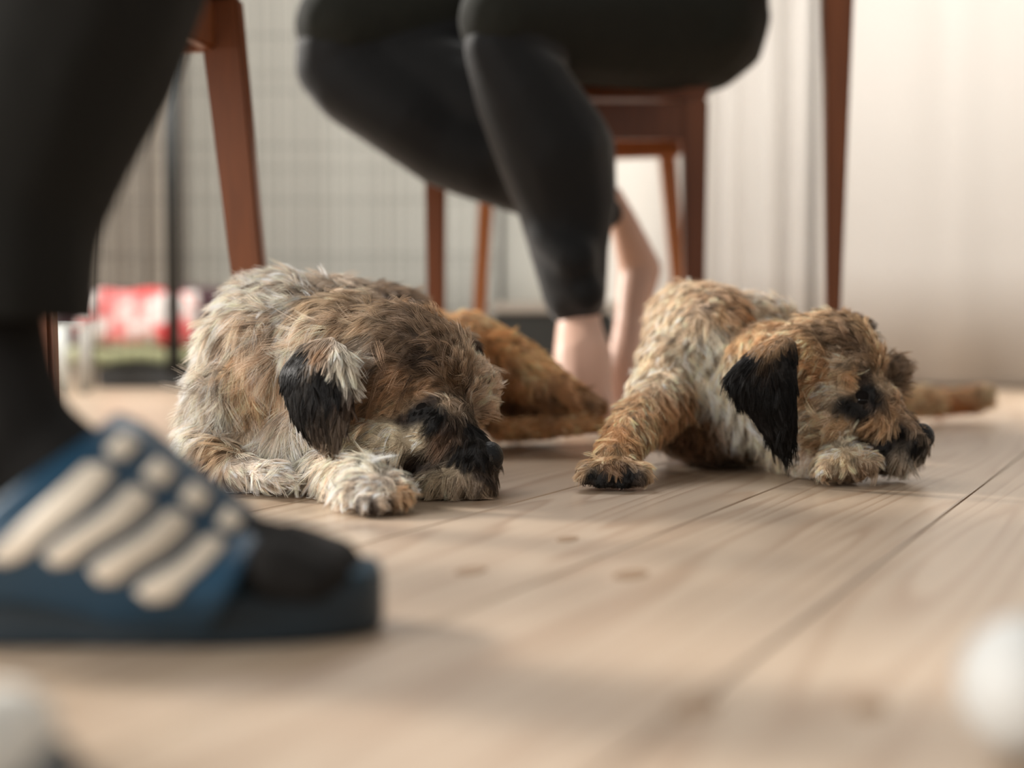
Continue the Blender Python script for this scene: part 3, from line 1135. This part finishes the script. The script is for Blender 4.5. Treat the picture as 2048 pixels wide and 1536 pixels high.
g1 = [
    # px, py, dx, dy, mm, colour, lift
    (400, 640, -.8, .5, 26, CREAM, .55), (440, 570, -.7, .2, 24, CREAM, .5), (520, 530, -.6, -.1, 24, CREAM, .45), (600, 525, -.4, .1, 24, CREAM, .4),
    (680, 540, .2, .1, 24, GRIZ, .35), (740, 565, .7, .4, 24, (110, 90, 70), .4), (790, 600, .7, .5, 22, (120, 96, 74), .4),
    (560, 590, -.7, .4, 26, CREAM, .25), (480, 640, -.7, .6, 28, BEIGE, .25), (600, 650, -.6, .3, 26, BEIGE, .2), (660, 600, -.6, .2, 26, (178, 152, 120), .2),
    (720, 630, -.7, .2, 26, (150, 124, 96), .2), (430, 740, -.7, .8, 28, CREAM, .3), (380, 760, -.7, .7, 26, CREAM, .5), (395, 850, -.5, .9, 26, CREAM, .4),
    (490, 740, -.2, .9, 28, TAN, .25), (520, 800, -.1, 1, 28, TAN, .25), (450, 820, -.2, 1, 26, CREAM, .2), (540, 700, -.5, .7, 28, BEIGE, .2),
    (600, 700, -.7, .6, 28, CREAM, .2), (540, 870, .1, 1, 34, CREAM, .2), (600, 890, .3, 1, 36, CREAM, .2), (500, 900, 0, 1, 26, (190, 160, 120), .2),
    (430, 900, -.4, .8, 24, (190, 160, 126), .3), (400, 920, -.6, .6, 24, CREAM, .4), (480, 945, .6, .3, 12, CREAM, .15), (570, 950, .8, .3, 11, CREAM, .15), (600, 940, .5, .8, 20, TAN, .15),
    # skull
    (640, 680, -.8, .4, 28, BEIGE, .2), (700, 660, -.8, .3, 28, (180, 152, 122), .2), (760, 640, -.9, .1, 26, (165, 138, 108), .2), (830, 650, -.9, -.3, 24, (120, 96, 74), .25),
    (880, 680, -.7, -.6, 22, (128, 102, 78), .3), (930, 730, -.4, -.8, 22, GRIZ, .4), (965, 780, .5, -.6, 22, BEIGE, .5), (980, 830, .7, .2, 18, TAN, .4),
    (720, 710, -.9, .5, 26, CREAM, .2), (780, 700, -.9, .2, 24, (100, 78, 58), .15), (850, 720, -.9, -.1, 22, DARK, .15), (910, 760, -.6, -.6, 20, (110, 84, 60), .2),
    (740, 770, -.9, .3, 20, BROWN, .12), (800, 760, -.9, .1, 18, (168, 128, 92), .12), (850, 780, -.8, -.1, 14, (178, 140, 104), .15), (720, 830, -.9, .3, 18, (176, 134, 96), .12),
    (790, 815, -.9, .2, 14, (200, 164, 126), .12), (900, 810, .1, -.9, 14, GRIZ, .25),
    (852, 822, -.2, .2, 5, BLK, .1), (866, 852, -.2, .4, 8, BLK, .1), (878, 825, 0, .5, 8, BLK, .1), (808, 838, -.5, .2, 6, DARK, .1), (826, 832, -.5, .2, 5, BLK, .05), (870, 840, -.2, .4, 6, BLK, .05), (862, 800, -.2, -.5, 7, DARK, .1),
    # cheek
    (720, 870, -1, .2, 16, (226, 206, 174), .06), (780, 860, -1, 0, 14, (218, 198, 164), .05), (840, 875, -.9, .3, 14, (216, 194, 160), .06), (700, 910, -.9, .5, 20, CREAM, .1), (780, 905, -.9, .4, 16, (218, 196, 164), .08),
    (650, 890, -.6, .9, 28, CREAM, .15), (660, 930, .6, .8, 24, BEIGE, .15),
    # muzzle and beard
    (885, 870, -.2, .8, 18, (110, 80, 58), .15), (905, 850, -.1, .4, 12, DARK, .15), (940, 860, .2, .4, 12, BLK, .12), (960, 850, .6, .3, 12, BROWN, .3), (930, 900, -.4, .6, 14, BLK, .08), (960, 915, 0, .6, 8, BLK, .05),
    (965, 950, .3, .8, 10, DARK, .1), (985, 880, .7, .4, 10, BROWN, .3), (870, 920, -.6, .7, 18, DARK, .1), (830, 930, -.8, .6, 16, DARK, .1), (880, 950, -.6, .8, 20, (196, 174, 142), .12), (920, 970, -.35, .9, 18, (186, 162, 134), .12), (860, 975, -.6, .8, 18, (196, 176, 148), .12),
    (960, 985, .1, .9, 14, GRIZ, .2), (995, 965, .5, .8, 14, TAN, .3),
    # paw; DARK between the toes paints the shade in the gaps
    (745, 935, 0, -.8, 18, (232, 222, 200), .6), (700, 960, -.6, -.2, 16, CREAM, .5), (790, 950, .6, -.4, 16, CREAM, .5), (745, 980, -.2, .4, 10, CREAM, .3), (700, 1000, -.3, .5, 5, CREAM, .2), (730, 1012, 0, .6, 4, CREAM, .2),
    (765, 1005, .2, .6, 5, BEIGE, .2), (743, 1008, 0, .6, 3, DARK, .1), (745, 1022, 0, .6, 3, DARK, .1), (713, 1012, 0, .6, 3, DARK, .1), (779, 1010, 0, .6, 3, DARK, .1), (800, 990, .6, .4, 12, TAN, .3), (815, 1000, .6, .5, 10, DARK, .3), (680, 965, -.6, .3, 14, CREAM, .4),
    # rump, thigh
    (860, 620, .8, .1, 16, ORG, .25), (930, 640, .8, .4, 16, ORG, .2), (990, 680, .8, .4, 16, (226, 164, 102), .2), (1060, 730, .8, .5, 14, (228, 176, 120), .15), (1130, 780, .8, .5, 12, ORGD, .15), (1190, 808, .8, .5, 9, BROWN, .15),
    (1000, 760, .6, .8, 12, ORGD, .15), (1050, 850, .9, .1, 10, ORG, .15), (1150, 850, .9, .1, 9, ORG, .15), (1000, 800, .5, .8, 12, BROWN, .15), (1090, 800, .5, .8, 10, BROWN, .15), (1180, 850, .9, 0, 8, ORG, .1),
]
G1 = guide_field(dog1, g1, 1.45)
color_mesh(dog1, G1)
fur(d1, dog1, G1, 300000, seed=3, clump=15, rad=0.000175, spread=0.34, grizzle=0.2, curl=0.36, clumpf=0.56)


def ear(parent, rows, guides, N, seed, fm=None, **kw):
    A = []
    for (l, r, bul) in rows:
        pl, pr = P(*l), P(*r)
        A.append([pl + (pr - pl) * (j / 6) + Vector((0, -bul * math.sin(math.pi * j / 6), 0)) for j in range(7)])
    G_ = smooth_rows(A, 30, 22)
    me = grid_mesh(G_, 0.0035)
    GG = guide_field(me, guides, rows[0][0][2])
    color_mesh(me, GG, 0.8)
    o = link('ear', me, parent, M_under)
    o['label'] = kw.pop('label')
    fur(o, me, GG, N, seed, **kw)
    return o


ear(d1, [((610, 690, 1.365), (665, 676, 1.345), .004), ((585, 715, 1.350), (690, 705, 1.325), .010), ((562, 750, 1.340), (700, 745, 1.312), .014), ((572, 800, 1.330), (705, 800, 1.306), .014), ((592, 845, 1.325), (694, 850, 1.305), .012), ((622, 876, 1.320), (680, 880, 1.306), .008), ((646, 892, 1.316), (668, 893, 1.308), .003)],
    [(600, 720, -.1, 1, 9, BLK, .08), (580, 760, -.1, 1, 9, BLK, .08), (600, 820, .1, 1, 10, BLK, .08), (640, 780, .1, 1, 11, BLK, .1), (640, 850, .2, 1, 13, (52, 42, 34), .12), (680, 860, .1, 1, 14, (80, 66, 54), .15),
     (676, 700, .05, 1, 22, (232, 220, 200), .35), (694, 722, .1, 1, 24, (232, 220, 200), .35), (655, 700, 0, 1, 14, BROWN, .2), (650, 745, 0, 1, 10, BLK, .08), (670, 790, 0, 1, 12, BLK, .08), (690, 800, .1, 1, 13, DARK, .12), (655, 885, .1, 1, 14, (120, 102, 84), .2)],
    11000, 21, label='dark ear with pale wisps', clump=18, rad=0.00024, grizzle=0.12, spread=0.18, curl=0.1)
# far ear
ear(d1, [((905, 655, 1.50), (935, 670, 1.50), .004), ((905, 680, 1.49), (955, 690, 1.49), .006), ((915, 715, 1.485), (960, 720, 1.49), .004)],
    [(915, 665, .3, .8, 12, GRIZ, .3), (945, 690, .5, .8, 12, DARK, .3), (935, 715, .4, .9, 12, BROWN, .3)], 1800, 22, label='far ear tuft', clump=12)


def nose(parent, c, r, rot):
    bm = bmesh.new()
    bmesh.ops.create_icosphere(bm, subdivisions=4, radius=1)
    for v in bm.verts:
        x, y, z = v.co
        # broad top, narrow base, two nostril dents
        k = 1 - 0.18 * max(0, -z)
        v.co.x *= k
        for sgn in (-1, 1):
            dd2 = (x - 0.62) ** 2 * 0.8 + (y - sgn * 0.5) ** 2 + (z + 0.15) ** 2
            f = 0.30 * math.exp(-dd2 / 0.05)
            v.co -= Vector((x, y, z)).normalized() * f
    me = bpy.data.meshes.new('nose')
    bmesh.ops.scale(bm, vec=r, verts=bm.verts)
    bmesh.ops.rotate(bm, cent=(0, 0, 0), matrix=Euler(rot).to_matrix(), verts=bm.verts)
    bmesh.ops.translate(bm, vec=c, verts=bm.verts)
    bm.to_mesh(me)
    bm.free()
    o = link('nose', me, parent, M_nose)
    o['label'] = 'black leather nose'
    return o


def eye(parent, c, r):
    V, F = ico(3)
    me = mesh_from([(c[0] + v[0] * r, c[1] + v[1] * r, c[2] + v[2] * r) for v in V], F)
    o = link('eye', me, parent, M_eye)
    # lids: two half shells closing over the ball
    for sgn, open_ in ((1, 0.12), (-1, -0.02)):
        A = []
        for i in range(9):
            t = i / 8
            el = sgn * (open_ * sgn + (1.45 - abs(open_)) * t) if sgn > 0 else -(0.02 + 1.4 * t)
            row = []
            for j in range(13):
                az = math.pi * (j / 12) + math.pi
                row.append((c[0] + 1.12 * r * math.cos(az) * math.cos(el), c[1] + 1.12 * r * math.sin(az) * math.cos(el), c[2] + 1.12 * r * math.sin(el)))
            A.append(row)
        lid = link('eyelid', grid_mesh(np.array(A), 0.0008), o, M_lid)
        lid.matrix_parent_inverse = Matrix.Identity(4)
    return o


nose(d1, P(976, 918, 1.34), (0.0145, 0.015, 0.017), (0, math.radians(20), math.radians(-15)))
eye(d1, P(848, 826, 1.341), 0.0085)

# ---------- the tan dog, right
d2 = empty('dog', (P(1440, 900, 1.65).x, 1.65, 0), 'tan terrier with glossy black ear resting its chin on a forepaw, right', 'dog')
b = Blob()
b.e(1415, 685, 1.66, 118, 120, 0.11)
b.e(1370, 650, 1.70, 78, 85, 0.09)
b.e(1435, 780, 1.64, 145, 118, 0.09)
b.e(1500, 660, 1.68, 100, 72, 0.09)
b.e(1530, 740, 1.58, 110, 100, 0.08)            # neck
b.e(1520, 830, 1.60, 110, 85, 0.07)
b.e(1440, 850, 1.64, 150, 78, 0.09)
b.e(1345, 740, 1.63, 72, 100, 0.07)
b.e(1325, 800, 1.60, 74, 88, 0.06)              # shoulder
# rear of the body, foreshortened
b.e(1540, 700, 1.86, 115, 78, 0.14)
b.e(1610, 745, 2.05, 125, 88, 0.12)
b.chain([(1680, 770, 2.10, 60), (1800, 800, 2.22, 34), (1890, 805, 2.3, 27), (1950, 800, 2.32, 27)])
for dy in (-12, 6):
    b.chain([(1955, 796 + dy, 2.31, 16), (1978, 796 + dy, 2.30, 13)])
# head
b.e(1655, 730, 1.52, 115, 108, 0.066, roll=25)
b.e(1600, 740, 1.50, 75, 95, 0.055)
b.e(1640, 830, 1.49, 105, 82, 0.052)
b.e(1735, 820, 1.49, 72, 66, 0.045)
b.e(1780, 855, 1.48, 66, 50, 0.036, roll=35)
b.e(1815, 882, 1.475, 44, 44, 0.032)
b.e(1780, 905, 1.475, 66, 40, 0.034)
b.e(1775, 755, 1.53, 30, 44, 0.025, roll=20)
b.e(1718, 745, 1.475, 34, 18, 0.016, roll=40)   # brow
b.e(1650, 895, 1.50, 80, 40, 0.04)
# near foreleg and paw
b.chain([(1330, 800, 1.56, 60), (1275, 845, 1.50, 50), (1245, 885, 1.45, 44), (1228, 925, 1.42, 44)])
b.e(1225, 945, 1.405, 64, 34, 0.03)
for (x, y) in ((1172, 952), (1205, 960), (1245, 962), (1278, 955)):
    b.chain([(x + 4, y - 12, 1.405, 22), (x, y, 1.385, 20)])
# other paw under the chin
b.chain([(1560, 880, 1.56, 45), (1630, 918, 1.50, 40), (1680, 925, 1.455, 44)])
b.e(1690, 925, 1.445, 58, 38, 0.028)
for (x, y) in ((1650, 944), (1682, 948), (1715, 945), (1740, 932)):
    b.chain([(x, y - 14, 1.44, 20), (x, y, 1.425, 18)])
dog2 = b.build(0.0042, 3)
link('body', dog2, d2, M_under)
LT = (228, 196, 158)
g2 = [
    (1300, 620, -.7, .4, 14, (196, 168, 136), .3), (1340, 570, -.5, -.1, 14, (178, 148, 116), .3), (1400, 555, .2, -.1, 14, (150, 122, 96), .3), (1470, 560, .7, .2, 16, (150, 112, 78), .3), (1530, 590, .8, .3, 16, ORGD, .25),
    (1360, 630, -.2, .6, 14, LT, .15), (1400, 640, -.1, .8, 14, (200, 168, 132), .15), (1440, 620, .1, .7, 16, ORG, .15), (1320, 700, -.1, 1, 14, LT, .15), (1290, 760, -.2, 1, 14, LT, .2), (1350, 760, .1, 1, 14, LT, .12),
    (1420, 680, .1, 1, 22, (232, 214, 186), .2), (1400, 720, .2, .9, 20, (230, 205, 170), .2), (1440, 780, .3, .9, 26, (235, 218, 190), .2), (1480, 840, .4, .9, 26, (230, 210, 180), .2), (1540, 890, .4, .9, 24, (215, 190, 155), .2),
    (1370, 800, .1, 1, 16, (160, 112, 70), .15), (1340, 840, 0, 1, 16, ORGD, .15), (1400, 850, .2, 1, 16, (110, 72, 42), .15), (1470, 880, .2, 1, 16, (90, 62, 42), .1), (1380, 880, 0, 1, 12, (100, 66, 42), .1),
    (1490, 680, .1, .9, 20, ORG, .2), (1470, 620, .4, .5, 20, (190, 128, 78), .2), (1520, 640, -.6, .4, 22, LT, .2), (1450, 740, .3, .9, 24, (215, 180, 138), .2), (1560, 615, -.7, 0, 18, BEIGE, .3),
    # foreleg and paw
    (1280, 820, -.3, 1, 13, ORG, .15), (1240, 870, -.2, 1, 12, (200, 140, 84), .15), (1280, 880, .1, 1, 14, ORG, .2), (1215, 915, -.3, .7, 14, (195, 150, 102), .35), (1270, 920, .4, .7, 14, (195, 150, 102), .35), (1165, 945, -.6, .3, 10, TAN, .4),
    (1200, 962, 0, .5, 4, BLK, .1), (1240, 964, 0, .5, 4, BLK, .1), (1220, 955, 0, .5, 4, BLK, .1), (1262, 955, 0, .5, 4, BLK, .1), (1180, 952, 0, .5, 4, BLK, .1), (1275, 962, .1, .5, 5, DARK, .15), (1170, 965, -.2, .5, 4, DARK, .15), (1225, 940, 0, .5, 9, (120, 84, 54), .3), (1295, 940, .5, .3, 10, TAN, .4),
    # head
    (1580, 640, -.9, .1, 20, LT, .2), (1640, 630, -.9, -.1, 20, (200, 160, 118), .25), (1700, 640, -.7, -.4, 18, (130, 98, 68), .3), (1740, 670, -.6, -.6, 18, (180, 142, 100), .3), (1660, 670, -.8, -.2, 20, (120, 90, 62), .2), (1700, 690, -.8, -.4, 18, (112, 82, 56), .2),
    (1760, 710, -.4, -.7, 16, (186, 146, 104), .3), (1795, 745, .6, -.6, 20, (110, 86, 64), .6), (1620, 700, -.9, .1, 18, ORG, .15), (1640, 740, -.9, 0, 16, (180, 130, 84), .15), (1690, 730, -.8, -.3, 14, LT, .2), (1610, 780, -.9, .3, 16, (200, 152, 104), .12), (1670, 780, -.8, .1, 14, LT, .15),
    (1620, 850, -.9, .3, 16, LT, .12), (1680, 860, -.8, .4, 14, (196, 156, 112), .12), (1600, 900, -.8, .5, 18, BEIGE, .2), (1640, 890, -.8, .4, 16, TAN, .15), (1770, 770, .3, -.4, 12, (198, 162, 122), .25),
    (1735, 780, -.2, .3, 5, BLK, .1), (1748, 800, 0, .5, 8, BLK, .1), (1728, 822, 0, .5, 8, BLK, .1), (1690, 812, -.5, .3, 5, BLK, .1), (1722, 760, -.2, -.3, 5, DARK, .05), (1705, 815, -.4, .3, 5, BLK, .05), (1740, 810, -.1, .3, 6, DARK, .1),
    (1790, 810, .4, -.2, 10, (170, 130, 92), .2), (1750, 850, -.4, .8, 20, (176, 132, 88), .25), (1770, 840, -.3, .8, 18, (180, 134, 88), .25), (1820, 840, .5, .1, 9, (150, 118, 88), .25), (1800, 865, -.3, .5, 8, BLK, .1), (1770, 890, -.4, .7, 12, BLK, .1), (1830, 900, 0, .8, 8, BLK, .1),
    (1740, 890, -.6, .7, 14, DARK, .1), (1790, 930, .1, .9, 16, (170, 146, 118), .2), (1820, 925, .3, .9, 16, (200, 180, 155), .3), (1760, 925, -.3, .9, 12, DARK, .2),
    # paw
    (1690, 885, 0, -.7, 14, (230, 210, 178), .5), (1650, 905, -.6, -.2, 14, (225, 195, 155), .45), (1730, 905, .5, -.3, 12, LT, .4), (1690, 925, 0, .5, 9, (222, 192, 150), .35), (1640, 940, -.4, .4, 9, LT, .3), (1690, 955, 0, .5, 5, (110, 84, 60), .2), (1725, 945, .2, .5, 6, (130, 98, 68), .2), (1655, 955, 0, .5, 5, (150, 112, 76), .2),
    # hind leg
    (1860, 790, .9, 0, 12, ORG, .25), (1920, 785, .9, 0, 12, (205, 150, 100), .25), (1975, 790, .8, -.2, 10, (205, 165, 120), .3), (1920, 820, .9, .1, 8, (190, 110, 50), .15), (1620, 700, .7, .2, 14, ORG, .2, 2.05), (1700, 760, .7, .3, 14, ORG, .2, 2.1),
]
G2 = guide_field(dog2, g2, 1.55)
color_mesh(dog2, G2)
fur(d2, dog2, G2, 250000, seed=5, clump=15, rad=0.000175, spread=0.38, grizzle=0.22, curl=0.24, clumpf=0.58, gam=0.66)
ear(d2, [((1520, 690, 1.46), (1565, 672, 1.455), .004), ((1492, 712, 1.445), (1590, 690, 1.435), .010), ((1455, 755, 1.440), (1592, 740, 1.425), .016), ((1478, 800, 1.435), (1592, 800, 1.42), .016), ((1515, 850, 1.43), (1590, 850, 1.42), .012), ((1540, 885, 1.43), (1584, 890, 1.42), .006), ((1558, 905, 1.43), (1574, 907, 1.42), .003)],
    [(1500, 720, -.3, 1, 13, BLK, .12), (1470, 760, -.3, 1, 15, BLK, .2), (1520, 780, .1, 1, 14, BLK, .1), (1570, 780, .1, 1, 14, BLK, .1), (1560, 850, .2, 1, 16, BLK, .12), (1535, 690, -.1, 1, 10, (170, 130, 90), .2), (1580, 720, 0, 1, 8, BLK, .05), (1500, 830, .1, 1, 9, BLK, .05)],
    10000, 25, label='glossy black hanging ear', clump=24, rad=0.00026, grizzle=0.08, spread=0.2, curl=0.1, clumpf=0.5)
ear(d2, [((1690, 628, 1.60), (1715, 640, 1.60), .003), ((1695, 640, 1.59), (1735, 650, 1.59), .004), ((1710, 665, 1.585), (1740, 672, 1.59), .003)],
    [(1700, 630, .3, -.5, 12, BROWN, .4), (1730, 650, .5, -.3, 12, DARK, .4)], 1200, 26, label='far ear tuft', clump=12)
nose(d2, P(1842, 876, 1.465), (0.0135, 0.014, 0.0155), (0, math.radians(15), math.radians(-15)))
eye(d2, P(1724, 800, 1.461), 0.0085)
